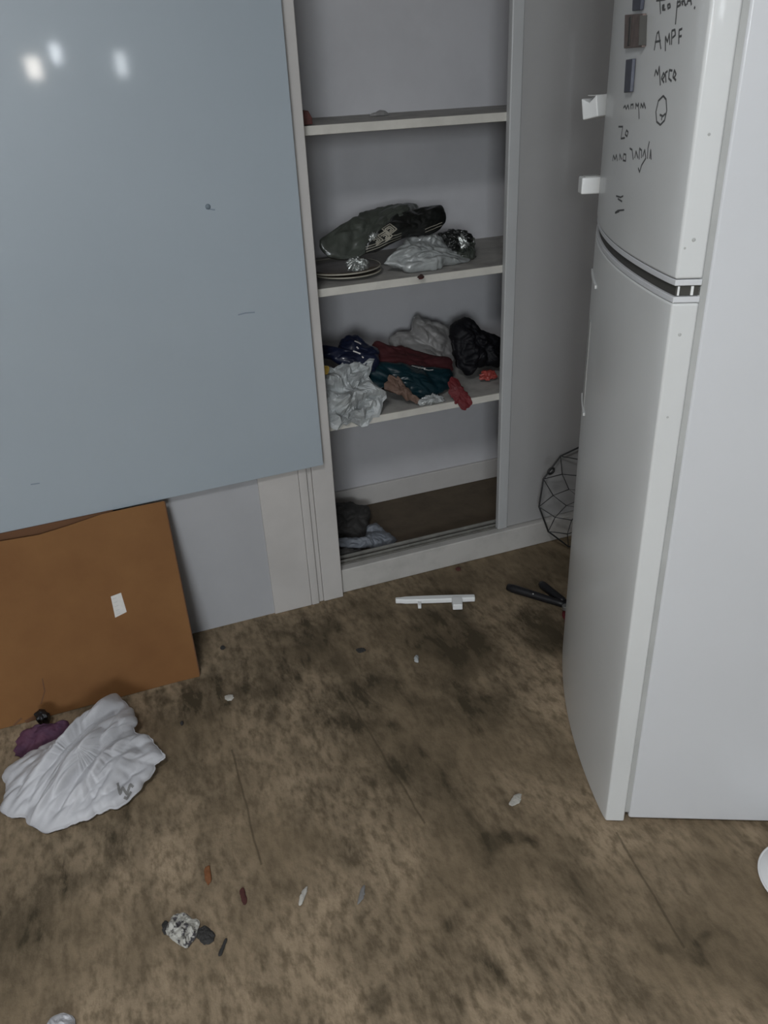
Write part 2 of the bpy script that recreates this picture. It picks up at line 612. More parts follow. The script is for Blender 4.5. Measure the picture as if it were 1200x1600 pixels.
XL, XR, YF, ZC = -2.3, 2.35, 2.75, 2.55
fb = bmesh.new()
box(fb, XL - 0.1, XR + 0.1, BACK - 0.1, YF + 0.1, -0.08, 0.0)
structure(link('floor', fb, MT['floor']))
structure(boxo('ceiling', (XL - 0.1, XR + 0.1, BACK - 0.1, YF + 0.1, ZC, ZC + 0.08), MT['ceiling']))
structure(boxo('wall_left', (XL - 0.1, XL, BACK, YF, 0, ZC), MT['wall']))
rw = bmesh.new()
y0, y1, z0, z1 = SIDE_SLIT
box(rw, XR, XR + 0.1, BACK, y0, 0, ZC)
box(rw, XR, XR + 0.1, y1, YF, 0, ZC)
box(rw, XR, XR + 0.1, y0, y1, 0, z0)
box(rw, XR, XR + 0.1, y0, y1, z1, ZC)
structure(link('wall_right', rw, MT['wall']))
structure(boxo('wall_front', (XL, XR, YF, YF + 0.1, 0, ZC), MT['wall']))
# back wall with its openings
wb = bmesh.new()
xs = sorted([XL, XR] + [v for w in [WIN_BIG] + SLITS for v in w[:2]])
openings = [WIN_BIG] + SLITS
for x0, x1 in zip(xs[:-1], xs[1:]):
    xm = (x0 + x1) / 2
    hole = [w for w in openings if w[0] < xm < w[1]]
    if hole:
        box(wb, x0, x1, BACK - 0.1, BACK, 0, hole[0][2])
        box(wb, x0, x1, BACK - 0.1, BACK, hole[0][3], ZC)
    else:
        box(wb, x0, x1, BACK - 0.1, BACK, 0, ZC)
structure(link('wall_back', wb, MT['wall']))
wf = bmesh.new()
a, b, c, d = WIN_BIG
for dims in ((a, a + .04, c, d), (b - .04, b, c, d), (a, b, c, c + .04), (a, b, d - .04, d), ((a + b) / 2 - .02, (a + b) / 2 + .02, c, d)):
    box(wf, dims[0], dims[1], BACK - 0.01, BACK + 0.03, dims[2], dims[3])
structure(link('window_1', wf, MT['fwhite']))

# ------------------------------------------------------------------ built-in wardrobe
WY = 2.112                                   # its front plane
wr = empty('built_in_wardrobe', (0.6, 2.11, 0), 'white built-in wardrobe along the wall with open shelves and sliding door', 'wardrobe')
YB = 2.57
XE = 2.30
boxo('back_panel', (0.45, XE, YB, YB + 0.018, 0.0, 2.4), MT['inner'], wr)
boxo('side_panel', (0.45, 0.468, 2.13, YB, 0.0, 2.4), MT['inner'], wr)
boxo('side_panel', (XE - 0.018, XE, 2.2, YB, 0.0, 2.4), MT['inner'], wr)
boxo('top_panel', (0.45, XE, 2.13, YB, 2.40, 2.43), MT['lam'], wr)
boxo('plinth', (0.468, XE - 0.018, 2.2, YB, 0.0, 0.055), MT['cfloor'], wr)['label'] = 'brown wardrobe floor'
boxo('inner_skirting', (0.468, XE - 0.018, YB - 0.014, YB, 0.055, 0.135), MT['lam'], wr, 0.003)
for zt in (0.583, 0.983, 1.388):
    s = boxo('shelf', (0.468, XE - 0.02, 2.155, YB, zt - 0.02, zt), MT['shelftop'], wr)
    s['label'] = 'dusty grey-topped shelf'
    boxo('shelf_edging', (0.468, XE - 0.02, 2.147, 2.155, zt - 0.021, zt + 0.001), MT['shelfedge'], s, 0.001)
# sill with the sliding-door track
sill = boxo('sill', (0.575, XE, WY, 2.145, 0.0, 0.088), MT['sill'], wr, 0.004)
tr = bmesh.new()
box(tr, 0.575, XE, 2.145, 2.2, 0.0, 0.076)
box(tr, 0.575, XE, 2.148, 2.151, 0.076, 0.088)
box(tr, 0.575, XE, 2.170, 2.173, 0.076, 0.088)
box(tr, 0.575, XE, 2.194, 2.198, 0.076, 0.09)
link('door_track', tr, MT['track'], wr)
boxo('track_groove', (0.576, XE - .001, 2.1735, 2.1935, 0.0762, 0.0775), MT['trackdark'], wr)  # dark strip lying in the track's groove
# sliding door parked on the right
sd = boxo('sliding_door', (1.20, 2.10, 2.133, 2.147, 0.092, 2.36), MT['door'], wr)
boxo('door_stile', (1.166, 1.202, 2.128, 2.150, 0.089, 2.36), MT['doorframe'], sd, 0.004)
# jamb and closed panels left of the opening
boxo('jamb', (0.516, 0.582, 2.092, 2.16, 0.0, 2.4), MT['lam'], wr, 0.003)
boxo('jamb', (0.500, 0.5155, 2.097, 2.16, 0.0, 2.4), MT['lam'], wr, 0.002)
boxo('cover_strip', (0.474, 0.4995, 2.087, 2.10, 0.0, 2.4), MT['lam'], wr, 0.004)
boxo('closed_panel', (0.352, 0.4735, 2.090, 2.106, 0.0, 2.4), MT['lam'], wr, 0.002)
boxo('closed_panel', (-0.60, 0.354, 2.0975, 2.112, 0.0, 2.4), MT['lam_cool'], wr)
structure(boxo('wall_niche', (XL, 0.449, 2.115, YF, 0, ZC), MT['wall'])).name = 'wall_side'

# ------------------------------------------------------------------ blue board
BY = 2.062
bp_ = [on_y(0, 835, BY), on_y(160, 800, BY), on_y(300, 770, BY), on_y(505.5, 726.5, BY)]
right_x = bp_[-1].x
slope = (bp_[0].z - bp_[-1].z) / (bp_[0].x - bp_[-1].x)
outline = [Vector((-1.0, BY, bp_[0].z + slope * (-1.0 - bp_[0].x)))] + [Vector((right_x, BY, bp_[-1].z)), Vector((right_x - 0.002, BY, 2.15)), Vector((-1.0, BY, 2.15))]
bm = bmesh.new()
prism(bm, outline, Vector((0, 0.018, 0)))
bb = link('blue_board', bm, MT['blue'], bevel=0.0015)
tag(bb, 'large glossy blue-grey board standing upright across the left wardrobe panels', 'board')
tree = bvh_of([bb])
h = on_y(325, 323, BY)
bm = bmesh.new()
bmesh.ops.create_uvsphere(bm, u_segments=16, v_segments=8, radius=0.0065, matrix=Matrix.Translation(h) @ Matrix.Scale(0.4, 4, (0, 1, 0)))
link('screw_head', bm, MT['blueedge'], bb, True)
for ln in ([(372, 492), (384, 489), (398, 488)], [(322, 326), (336, 328)], [(48, 757), (62, 755)]):
    bm = bmesh.new()
    ribbon(bm, tree, ln, 0.003, 0.0001, 2, 0.0002)
    link('scuff_mark', bm, MT['scuff'], bb)

# ------------------------------------------------------------------ brown board leaning below it
def on_plane(px, py, p0, n):
    d = ray(px, py)
    return CAM + d * ((p0 - CAM).dot(n) / d.dot(n))


lo, hi = Vector((0.07, 1.884, 0.002)), Vector((0.07, 2.048, 0.497))
bn = (hi - lo).cross(Vector((1, 0, 0))).normalized()
if bn.y > 0:
    bn = -bn
ol = [on_plane(312, 1057, lo, bn), on_plane(256, 783, lo, bn), on_plane(215, 791, lo, bn), on_plane(160, 803, lo, bn), on_plane(105, 822, lo, bn),
      on_plane(60, 836, lo, bn), on_plane(0, 846, lo, bn)]
lx = -0.8
ol += [Vector((lx, ol[-1].y, ol[-1].z - 0.01)), Vector((lx, 1.884, 0.002)), Vector((0.0, 1.884, 0.002))]
bm = bmesh.new()
prism(bm, ol, -bn * 0.005)
br = link('brown_board', bm, MT['brown'])
tag(br, 'brown fibreboard sheet leaning low at the left under the blue board', 'board')
e = [on_plane(311, 1054, lo, bn), on_plane(256, 784, lo, bn)]
bm = bmesh.new()
tube(bm, [e[0] + Vector((.002, .001, 0)), e[1] + Vector((.002, .001, 0))], 0.002)
link('board_edge', bm, MT['brown2'], br)['label'] = 'dark cut edge'
tree = bvh_of([br])
bm = bmesh.new()
sp = [on_plane(x, y, lo, bn) + bn * 0.0004 for x, y in ((173, 932), (189, 926), (198, 956), (180, 965))]
prism(bm, sp, bn * 0.0006)
st = link('sticker', bm, MT['sticker'], br)
st['label'] = 'small white label'
t2 = bvh_of([st])
bm = bmesh.new()
for k in range(5):
    ribbon(bm, t2, [(176 + k * 1.6, 936 + 6 * k), (182 + k * 1.6, 934 + 6 * k)], 0.0012, 0.0002, 1, 0.0002)
link('print', bm, MT['fgask'], st)
bm = bmesh.new()
for ln, w in (([(40, 1128), (52, 1122), (62, 1118)], .010), ([(90, 1118), (110, 1112), (130, 1106)], .008), ([(66, 1060), (70, 1080), (64, 1100)], .003),
              ([(20, 1135), (34, 1122)], .005), ([(200, 1092), (240, 1082), (300, 1064)], .004)):
    ribbon(bm, tree, ln, w, 0.0001, 2, 0.0003)
link('mould_stain', bm, MT['brown2'], br)
# darker sheet added behind the first for the shadowed fold
b2 = [on_y(0, 834, 2.056), on_y(176, 797, 2.056), on_y(176, 815, 2.056), on_y(0, 862, 2.056)]
bm = bmesh.new()
prism(bm, [Vector((lx + .02, 2.056, b2[0].z - 0.001)), b2[0] - Vector((0, 0, .001)), b2[1] - Vector((0, 0, .001)), Vector((b2[1].x, 2.056, 0.002)), Vector((lx + .02, 2.056, 0.002))],
      Vector((0, 0.005, 0)))
tag(link('fold_shade_sheet', bm, MT['brown2']), 'dark brown sheet added for the shadowed fold between the fibreboard top and blue board', 'board')

# ------------------------------------------------------------------ fridge
FO = Vector((0.843, 1.004, 0))
FU = Vector((0.419, 0.908, 0)).normalized()
FV = Vector((0.908, -0.419, 0)).normalized()
FW, FD = 0.70, 0.66
fr = empty('refrigerator', FO + FU * .35 + FV * .33, 'white two-door refrigerator standing at the right with handwriting on its top door', 'refrigerator')


def fbox(bm, u0, u1, v0, v1, z0, z1):
    vs = box(bm, u0, u1, v0, v1, z0, z1)
    for v in vs:
        c = v.co.copy()
        v.co = FO + FU * c.x + FV * c.y + Vector((0, 0, c.z))


bm = bmesh.new()
fbox(bm, 0.004, FW - 0.004, 0.050, FD, 0.012, 1.72)
link('body', bm, MT['fside'], fr, bevel=0.006)
bm = bmesh.new()
fbox(bm, 0.006, FW - 0.006, 0.038, 0.051, 0.03, 1.71)
link('door_seal', bm, MT['fgask'], fr)['label'] = 'grey rubber seal'
for u in (0.06, FW - 0.06):
    for v in (0.10, FD - 0.08):
        bm = bmesh.new()
        bmesh.ops.create_cone(bm, cap_ends=True, segments=16, radius1=0.02, radius2=0.02, depth=0.014,
                              matrix=Matrix.Translation(FO + FU * u + FV * v + Vector((0, 0, 0.007))))
        link('foot', bm, MT['fgap'], fr)


def bulge(u):
    t = max(0, min(1, u / FW))
    return 0.041 * (math.sin(math.pi * t) ** 0.8) if 0 < t < 1 else 0


def door_part(name, z0, z1, m, inset=0.0, v1=0.0405, parent=fr, bevel=0.004):
    bm = bmesh.new()
    n = 48
    lowr, up_ = [], []
    prof = []
    for i in range(n + 1):
        u = inset + (FW - 2 * inset) * i / n
        prof.append((u, -bulge(u) + inset))
    prof += [(FW - inset, v1), (inset, v1)]
    pts = [FO + FU * u + FV * v + Vector((0, 0, z0)) for u, v in prof]
    prism(bm, pts, Vector((0, 0, z1 - z0)))
    return link(name, bm, m, parent, bevel=bevel)


d_low = door_part('fridge_door', 0.006, 1.166, MT['fdoor'])
d_cap = door_part('door_trim', 1.167, 1.176, MT['fside'], 0.001, parent=d_low, bevel=0.001)
d_gap = door_part('door_divider', 1.177, 1.192, MT['fgap'], 0.006, bevel=0.0)
d_gap['label'] = 'dark strip between the doors'
bm = bmesh.new()
fbox(bm, 0.0035, 0.0058, 0.026, 0.030, 1.1775, 1.1915)
fbox(bm, 0.0035, 0.0058, 0.006, 0.009, 1.1775, 1.1915)
link('hinge_pin', bm, MT['fwhite'], d_gap)
d_up = door_part('freezer_door', 1.203, 1.72, MT['fdoor'])
door_part('door_trim', 1.193, 1.202, MT['fside'], 0.001, parent=d_up, bevel=0.001)
# vertical grip recess on the lower door's far edge
bm = bmesh.new()


def curved_patch(bm, u0, u1, z0, z1, lift, thick, n=8):
    a, b = [], []
    for i in range(n + 1):
        u = u0 + (u1 - u0) * i / n
        a.append((u, -bulge(u) - lift))
    pr = a + [(u, v + lift + thick) for u, v in reversed(a)]
    pts = [FO + FU * u + FV * v + Vector((0, 0, z0)) for u, v in pr]
    prism(bm, pts, Vector((0, 0, z1 - z0)))


curved_patch(bm, 0.50, 0.56, 0.80, 1.00, 0.0015, 0.001)
link('grip_panel', bm, MT['fgask'], d_low, bevel=0.0004)
for u_, z_ in ((0.44, 1.085), (0.47, 0.79)):
    bm = bmesh.new()
    curved_patch(bm, u_, 0.60, z_, z_ + .007, 0.004, 0.0035)
    link('grip_rib', bm, MT['fdoor'], d_low, bevel=0.0006)
# handle stubs on the freezer door's far edge


def local_of(p):
    q = p - FO
    return q.dot(FU), q.dot(FV)


for (z, twist, w, hh) in ((1.415, 0.75, 0.040, 0.042), (1.262, 0.05, 0.040, 0.034)):
    bm = bmesh.new()
    u = FW - 0.052
    v = -bulge(u)
    c = FO + FU * u + FV * (v - 0.020) + Vector((0, 0, z))
    bmesh.ops.create_cube(bm, size=1)
    R = Matrix((FU, -FV, Vector((0, 0, 1)))).transposed().to_4x4()
    Mx = Matrix.Translation(c) @ R @ Matrix.Rotation(twist, 4, 'Z') @ Matrix.Rotation(twist * .25, 4, 'Y') @ Matrix.Diagonal((w, 0.046, hh, 1))
    if twist > .3:                                   # broken stub: its top has caved in along the middle
        bmesh.ops.subdivide_edges(bm, edges=bm.edges[:], cuts=1, use_grid_fill=True)
        for vv in bm.verts:
            if vv.co.z > .4 and abs(vv.co.x) < .2 and vv.co.y > -.2:
                vv.co.z -= .28
    for vv in bm.verts:
        vv.co = Mx @ vv.co
    o = link('handle_stub', bm, MT['fwhite'], d_up, bevel=0.003)
    o['label'] = 'white plastic handle stub'
    bm = bmesh.new()
    bmesh.ops.create_cube(bm, size=1)
    Mx = Matrix.Translation(c + Vector((0, 0, hh * 0.5 + 0.001))) @ R @ Matrix.Rotation(twist, 4, 'Z') @ Matrix.Diagonal((w * 0.6, 0.03, 0.002, 1))
    for vv in bm.verts:
        vv.co = Mx @ vv.co
    link('stub_socket', bm, MT['fgask'], o)

# handwriting on the freezer door (felt-tip)
K = 4.573
tree = bvh_of([d_up])
W = []


def wr_(lines, x0=900, y0=0, k=K):
    W.append([[(x0 + x / k, y0 + y / k) for x, y in l] for l in lines])


# first line "Tepar."
wr_([[(600, 0), (602, 40), (606, 100)], [(575, 4), (640, -6)], [(618, 62), (632, 50), (630, 36), (618, 42), (620, 70), (640, 68)],
     [(655, 30), (660, 66)], [(655, 36), (672, 28), (676, 50), (660, 60)], [(728, 2), (720, 80), (712, 175)], [(722, 20), (745, 8), (748, 34), (722, 50)],
     [(765, 36), (755, 12), (775, 6), (780, 34), (790, 36)], [(795, 34), (800, 4), (822, 2), (826, 36)], [(846, 50), (852, 60)]])
# second line "Ampr"
wr_([[(560, 360), (580, 240), (592, 225), (604, 320), (608, 350)], [(566, 300), (606, 292)],
     [(640, 365), (640, 262), (655, 300), (668, 240), (672, 320)], [(684, 320), (686, 220), (708, 212), (712, 250), (690, 270)],
     [(735, 315), (738, 215), (760, 205)], [(738, 262), (756, 256)]])
# third line "Mercer"
wr_([[(562, 545), (572, 500), (586, 535), (596, 475), (604, 610)], [(618, 570), (636, 540), (626, 520), (612, 560), (630, 590)],
     [(644, 590), (640, 520), (656, 508)], [(690, 505), (668, 500), (664, 560), (684, 580)], [(700, 560), (716, 530), (704, 500), (694, 550), (716, 575)]])
# circled mark
wr_([[(625, 685), (590, 720), (572, 800), (578, 870), (604, 892), (634, 860), (650, 790), (645, 710), (625, 685)], [(600, 820), (622, 830), (640, 812)], [(616, 835), (612, 860)]])
# faded words lower down, towards the far edge
wr_([[(340, 770), (352, 755), (360, 780), (372, 750), (380, 782)], [(395, 780), (392, 750), (410, 745), (408, 780)], [(425, 780), (428, 740), (440, 760), (448, 738), (452, 850)],
     [(462, 775), (466, 740), (480, 770), (486, 735), (498, 775)]])
wr_([[(305, 905), (335, 905), (322, 990), (350, 985)], [(362, 930), (352, 960), (366, 975), (374, 945), (362, 930)]])
wr_([[(262, 1150), (268, 1110), (280, 1140), (290, 1105), (296, 1150)], [(310, 1145), (314, 1100), (326, 1140)], [(336, 1140), (342, 1100), (358, 1105), (356, 1150), (336, 1145)],
     [(385, 1060), (402, 1070), (410, 1140)], [(420, 1130), (430, 1080), (444, 1130)], [(452, 1140), (455, 1060), (470, 1075), (468, 1130)], [(478, 1120), (492, 1070), (500, 1130), (470, 1180), (455, 1230), (446, 1200)],
     [(512, 1135), (515, 1060), (526, 1010)], [(528, 1135), (535, 1070), (538, 1140)]])
wr_([[(288, 1400), (320, 1410), (338, 1400)], [(300, 1420), (330, 1440)], [(280, 1520), (300, 1505), (345, 1500)], [(283, 1522), (310, 1510)]])
for word in W:
    bm = bmesh.new()
    for ln in word:
        ribbon(bm, tree, ln, 0.0030, 0.0002, 1.0, 0.0002)
    if bm.faces:
        link('handwriting', bm, MT['ink'], d_up)['label'] = 'felt-tip handwriting'
    else:
        bm.free()
# specks of dirt on the side of the doors
for (x, y, r) in ((1108, 210, .0022), (1084, 375, .003), (1070, 388, .0018), (1062, 523, .0028), (1043, 652, .002)):
    hh = bvh_of([d_up, d_low]).ray_cast(CAM, ray(x, y).normalized())
    if hh[0]:
        bm = bmesh.new()
        bmesh.ops.create_uvsphere(bm, u_segments=8, v_segments=6, radius=r,
                                  matrix=Matrix.Translation(hh[0]) @ Matrix.Rotation(math.atan2(FU.y, FU.x), 4, 'Z') @ Matrix.Scale(0.2, 4, (1, 0, 0)))
        link('dirt_speck', bm, MT['fgask'], d_up if hh[0].z > 1.19 else d_low)


def magnet(name, corners, m, label, cat, thick=0.006, split=None):
    pts = []
    for x, y in corners:
        hit = tree.ray_cast(CAM, ray(x, y).normalized())
        pts.append(hit[0])
        nn = hit[1]
    if nn.dot(ray(*corners[0])) > 0:
        nn = -nn
    bm = bmesh.new()
    prism(bm, [p + nn * 0.0008 for p in pts], nn * thick)
    o = link(name, bm, m, bevel=0.001)
    tag(o, label, cat)
    return o, nn


q = lambda x, y: (900 + x / K, y / K)
m1, nn = magnet('fridge_magnet', [q(378, 105), q(508, 95), q(500, 335), q(370, 345)], MT['amber'], 'brown and red magnet with dark bars on the freezer door beside the writing', 'magnet')
t3 = bvh_of([m1])
for ln in ([q(392, 120), q(386, 220), (q(378, 325))], [q(484, 112), q(478, 220), q(472, 325)]):
    bm = bmesh.new()
    ribbon(bm, t3, ln, 0.012, 0.0003, 1, 0.001)
    link('dark_bar', bm, MT['fgap'], m1)
magnet('fridge_magnet', [q(436, -40), q(500, -40), q(486, 70), q(430, 78)], MT['slate'], 'slate blue magnet topmost on the freezer door, cut by the photo edge', 'magnet')
magnet('fridge_magnet', [q(385, 425), q(432, 418), q(414, 655), q(370, 662)], MT['slate'], 'narrow dark blue upright magnet just above the upper white handle stub', 'magnet')

# ------------------------------------------------------------------ things on the shelves
S3, S2, S1 = 0.5845, 0.9845, 1.3895


def pp(scale, ox, oy, lst):
    """crop pixels + depth y -> space"""
    return [on_y(ox + x / scale, oy + y / scale, Y) for x, y, Y in lst]


# top shelf
bm = bmesh.new()
prism(bm, [on_y(x, y, 2.17) for x, y in ((474, 174), (482, 175), (488, 186), (489, 196), (474, 198))], Vector((0, 0.05, 0)))
o = link('wood_offcut', bm, MT['rust'], bevel=0.002)
mz = min(v.co.z for v in o.data.vertices)
for v in o.data.vertices:
    v.co.z += S1 - mz
tag(o, 'small dark red-brown block at the left end of the top shelf', 'block')
pouch('dust_clump', [on_y(x, y, 2.40) for x, y in ((575, 184), (582, 175), (598, 173), (610, 178), (606, 184))], (0, -1, .2), .01, .01, MT['greybag'], zmin=S1, amp=.003, seg=40, rings=8,
      )['label'] = 'little grey clump of dust lying on the top shelf'
bpy.data.objects['dust_clump']['category'] = 'dust'

# middle shelf --- plates
def plate(name, c, r, h, label, mats=('plate', 'rim')):
    e = empty(name, c, label, 'plate', 'plates on the middle shelf' if 'shelf' in label else None)
    bm = bmesh.new()
    n = 64
    prof = [(0, 0.002), (0.55, 0.0), (0.62, 0.003), (0.96, h), (0.955, h + .002), (0.60, 0.008), (0.5, 0.006), (0, 0.006)]
    rr = []
    for (a, z) in prof:
        if a == 0:
            rr.append([bm.verts.new(c + Vector((0, 0, z)))])
        else:
            rr.append([bm.verts.new(c + Vector((a * r * math.cos(2 * math.pi * k / n), a * r * math.sin(2 * math.pi * k / n), z))) for k in range(n)])
    for A, B in zip(rr[:-1], rr[1:]):
        for k in range(n):
            if len(A) == 1:
                bm.faces.new((A[0], B[k], B[(k + 1) % n]))
            elif len(B) == 1:
                bm.faces.new((A[k], A[(k + 1) % n], B[0]))
            else:
                bm.faces.new((A[k], A[(k + 1) % n], B[(k + 1) % n], B[k]))
    link('dish', bm, MT[mats[0]], e, True)
    bm = bmesh.new()
    tube(bm, [c + Vector((.965 * r * math.cos(2 * math.pi * k / n), .965 * r * math.sin(2 * math.pi * k / n), h + .001)) for k in range(n)], 0.0022, 8, True)
    link('rim', bm, MT[mats[1]], e, True)
    return e


plate('plate', Vector((0.725, 2.282, S2)), 0.105, 0.010, 'lower of two brown plates stacked on the middle shelf')
plate('plate', Vector((0.712, 2.290, S2 + 0.0125)), 0.120, 0.010, 'upper of two brown cream-rimmed plates stacked on the middle shelf')

c1 = (3.75, 480, 300)
cu = empty('cushion', (0.80, 2.32, S2 + .03), 'grey-green wrapped cushion with a black patterned end propped on the middle shelf', 'cushion')
body = pouch('cover', pp(*c1, [(70, 290, 2.27), (100, 258, 2.29), (250, 158, 2.33), (430, 84, 2.38), (600, 64, 2.40), (645, 85, 2.40), (640, 160, 2.36), (560, 240, 2.32), (460, 300, 2.29), (350, 358, 2.26),
                               (270, 392, 2.25), (130, 386, 2.25), (72, 325, 2.26)]), (0, -.8, .6), 0.022, 0.05, MT['cushion'], cu, seed=3, amp=0.018, fr=12, ymax=2.56, stretch=((1, 0, .6), .25), edge=.003)
blk = pouch('patterned_end', pp(*c1, [(340, 352, 2.235), (350, 300, 2.24), (450, 205, 2.27), (540, 120, 2.33), (640, 98, 2.35), (720, 84, 2.36), (790, 82, 2.36), (812, 118, 2.35), (800, 180, 2.33), (755, 235, 2.31), (690, 252, 2.30),
                                     (560, 268, 2.28), (470, 312, 2.25), (400, 350, 2.24)]), (0, -.8, .6), 0.024, 0.03, MT['blackgloss'], cu, seed=8, amp=0.009, fr=10, edge=.002, stretch=((1, 0, .4), .5))
blk['label'] = 'black end printed with pale meander lines'
t4 = bvh_of([blk, body])
bm = bmesh.new()
pk = lambda x, y: (480 + x / 3.75, 300 + y / 3.75)
for k, (cx, cy) in enumerate(((400, 285), (455, 262), (480, 222))):
    for s in (1.0, 0.62, 0.3):
        w = 46 * s
        a = [(cx - w * .9, cy - w * .1), (cx + w * .1, cy - w * .75), (cx + w * .95, cy - w * .1), (cx + w * .05, cy + w * .65)]
        a = a + ([a[0]] if k == 2 and s > .5 else [])
        ribbon(bm, t4, [pk(*p) for p in a], 0.0034, 0.0006, 1.2, 0.0006)
for yy in (0, 14, 28):
    ribbon(bm, t4, [pk(345, 350 - yy), pk(420, 325 - yy), pk(480, 295 - yy), pk(550, 268 - yy)], 0.0018, 0.0006, 1.5, 0.0006)
link('meander_print', bm, MT['rim'], blk)
bm = bmesh.new()
for yy in (0, 16):
    ribbon(bm, t4, [pk(690, 235 - yy), pk(740, 215 - yy), pk(790, 195 - yy)], 0.0018, 0.0006, 1.5, 0.0006)
link('stripe_print', bm, MT['rim'], blk)
sh = pouch('shiny_fold', pp(*c1, [(355, 255, 2.215), (385, 232, 2.22), (410, 250, 2.22), (402, 275, 2.215), (370, 285, 2.21)]), (0, -1, .4), .006, .004, MT['foil'], cu, seed=4, amp=.003, fr=60, seg=40, rings=10)

o = pouch('foil_dish', pp(*c1, [(222, 420, 2.22), (235, 398, 2.23), (290, 392, 2.24), (358, 405, 2.235), (345, 450, 2.21), (300, 470, 2.20), (245, 462, 2.20)]), (0, -.6, .8), .018, .012,
          MT['foil'], seed=2, amp=.007, fr=45, seg=70, rings=16, zmin=S2 + .024, flat=True)
tag(o, 'crumpled silver foil lying on the plates under the grey-green cushion', 'foil')
o = pouch('plastic_bag', pp(*c1, [(450, 420, 2.22), (490, 370, 2.23), (540, 320, 2.26), (610, 270, 2.30), (720, 252, 2.33), (790, 268, 2.33), (840, 340, 2.30), (945, 392, 2.27), (930, 425, 2.24), (810, 432, 2.22), (775, 466, 2.20),
                                  (620, 472, 2.19), (560, 436, 2.20)]), (0, -.8, .6), .030, .04, MT['plastic2'], seed=6, amp=.024, fr=11, stretch=((1, 0, .35), .5), zmin=S2)
tag(o, 'cloudy white crumpled plastic bag between cushion and black bundle, middle shelf', 'bag')
bu = empty('wrapped_bundle', (1.12, 2.33, S2), 'small black bundle with silver glints at the right of the middle shelf', 'bundle')
o = pouch('wrapping', pp(*c1, [(770, 245, 2.36), (830, 228, 2.37), (890, 224, 2.37), (950, 242, 2.36), (985, 292, 2.33), (985, 350, 2.31), (975, 420, 2.29), (930, 445, 2.27), (870, 420, 2.27), (850, 340, 2.31)]),
          (0, -.9, .5), .03, .03, MT['cushion'], bu, seed=12, amp=.013, fr=18, zmin=S2)
o2 = pouch('dark_top', pp(*c1, [(770, 246, 2.32), (830, 226, 2.33), (890, 222, 2.33), (950, 242, 2.32), (975, 285, 2.29), (900, 300, 2.285), (885, 345, 2.27), (850, 340, 2.27), (810, 285, 2.29)]),
           (0, -.9, .5), .02, .02, MT['blackgloss'], bu, seed=14, amp=.010, fr=22)
pouch('glint_patch', pp(*c1, [(885, 270, 2.245), (915, 252, 2.25), (945, 285, 2.245), (935, 330, 2.23), (900, 335, 2.23)]), (0, -1, .4), .006, .006, MT['foil'], bu, seed=9, amp=.004, fr=50, seg=40, rings=10)
o = pouch('scrap', [on_z(x, y, S2 + .001) for x, y in ((652, 432), (658, 428), (664, 431), (662, 436), (655, 437))], (0, 0, 1), .003, 0, MT['rust'], zmin=S2, seg=20, rings=5, amp=.001)
tag(o, 'tiny reddish crumb near the front edge of the middle shelf', 'crumb')

# lower shelf
c2 = (3.333, 470, 470)
o = pouch('plastic_bag', pp(*c2, [(468, 225, 2.45), (510, 168, 2.46), (575, 152, 2.46), (588, 95, 2.47), (610, 72, 2.47), (650, 98, 2.47), (720, 110, 2.46), (782, 148, 2.46), (800, 250, 2.42), (790, 345, 2.36), (700, 350, 2.36),
                                  (520, 330, 2.38)]), (0, -.95, .3), .03, .05, MT['greybag'], seed=21, amp=.016, fr=10, zmin=S3, ymax=2.565)
tag(o, 'limp grey plastic bag with a pointed top behind the red cloth', 'bag')
o = pouch('plastic_bag', pp(*c2, [(782, 128, 2.38), (818, 92, 2.39), (880, 88, 2.39), (930, 140, 2.38), (1010, 172, 2.38), (1053, 215, 2.37), (1050, 290, 2.34), (1020, 342, 2.32), (900, 345, 2.31), (893, 382, 2.29), (860, 386, 2.29),
                                  (810, 320, 2.32), (785, 220, 2.35)]), (0, -.95, .3), .05, .06, MT['blackbag'], seed=25, amp=.016, fr=13, zmin=S3)
tag(o, 'crumpled black plastic bag at the right of the lower shelf', 'bag')
o = pouch('plastic_wrapper', pp(*c2, [(930, 398, 2.26), (950, 366, 2.28), (1000, 360, 2.28), (1026, 390, 2.26), (1010, 408, 2.25), (942, 412, 2.25)]), (0, -.7, .7), .012, .012, MT['pink'], seed=5, amp=.006, fr=35, seg=60,
          rings=14, zmin=S3)
tag(o, 'small coral pink wrapper in front of the black bag', 'wrapper')
o = pouch('cloth', pp(*c2, [(365, 228, 2.36), (400, 212, 2.37), (450, 228, 2.37), (560, 246, 2.38), (700, 285, 2.37), (788, 302, 2.36), (792, 380, 2.31), (740, 420, 2.28), (620, 400, 2.28), (400, 400, 2.28), (370, 300, 2.32)]),
          (0, -.8, .6), .022, .05, MT['red'], seed=31, amp=.012, fr=8, zmin=S3, stretch=((1, 0, -.1), .5))
tag(o, 'dark red cloth folded along the back of the teal bundle, lower shelf', 'cloth')
te = pouch('cloth', pp(*c2, [(375, 325, 2.30), (500, 326, 2.30), (620, 342, 2.30), (783, 358, 2.29), (783, 440, 2.24), (745, 480, 2.21), (650, 512, 2.19), (572, 505, 2.19), (525, 450, 2.21), (460, 412, 2.23), (430, 440, 2.22),
                             (400, 470, 2.20), (352, 440, 2.22), (345, 370, 2.26)]), (0, -.8, .6), .026, .03, MT['teal'], seed=33, amp=.015, fr=10, zmin=S3 + .001, stretch=((1, 0, -.2), .5))
tag(te, 'dark teal cloth lying in front of the dark red cloth, lower shelf', 'cloth')
t5 = bvh_of([te])
bm = bmesh.new()
p2 = lambda x, y: (470 + x / 3.333, 470 + y / 3.333)
for ln in ([(578, 338), (600, 345), (625, 348)], [(640, 356), (665, 362), (690, 360)], [(610, 350), (650, 352)]):
    ribbon(bm, t5, [p2(*p) for p in ln], 0.003, 0.0004, 1, 0.0004)
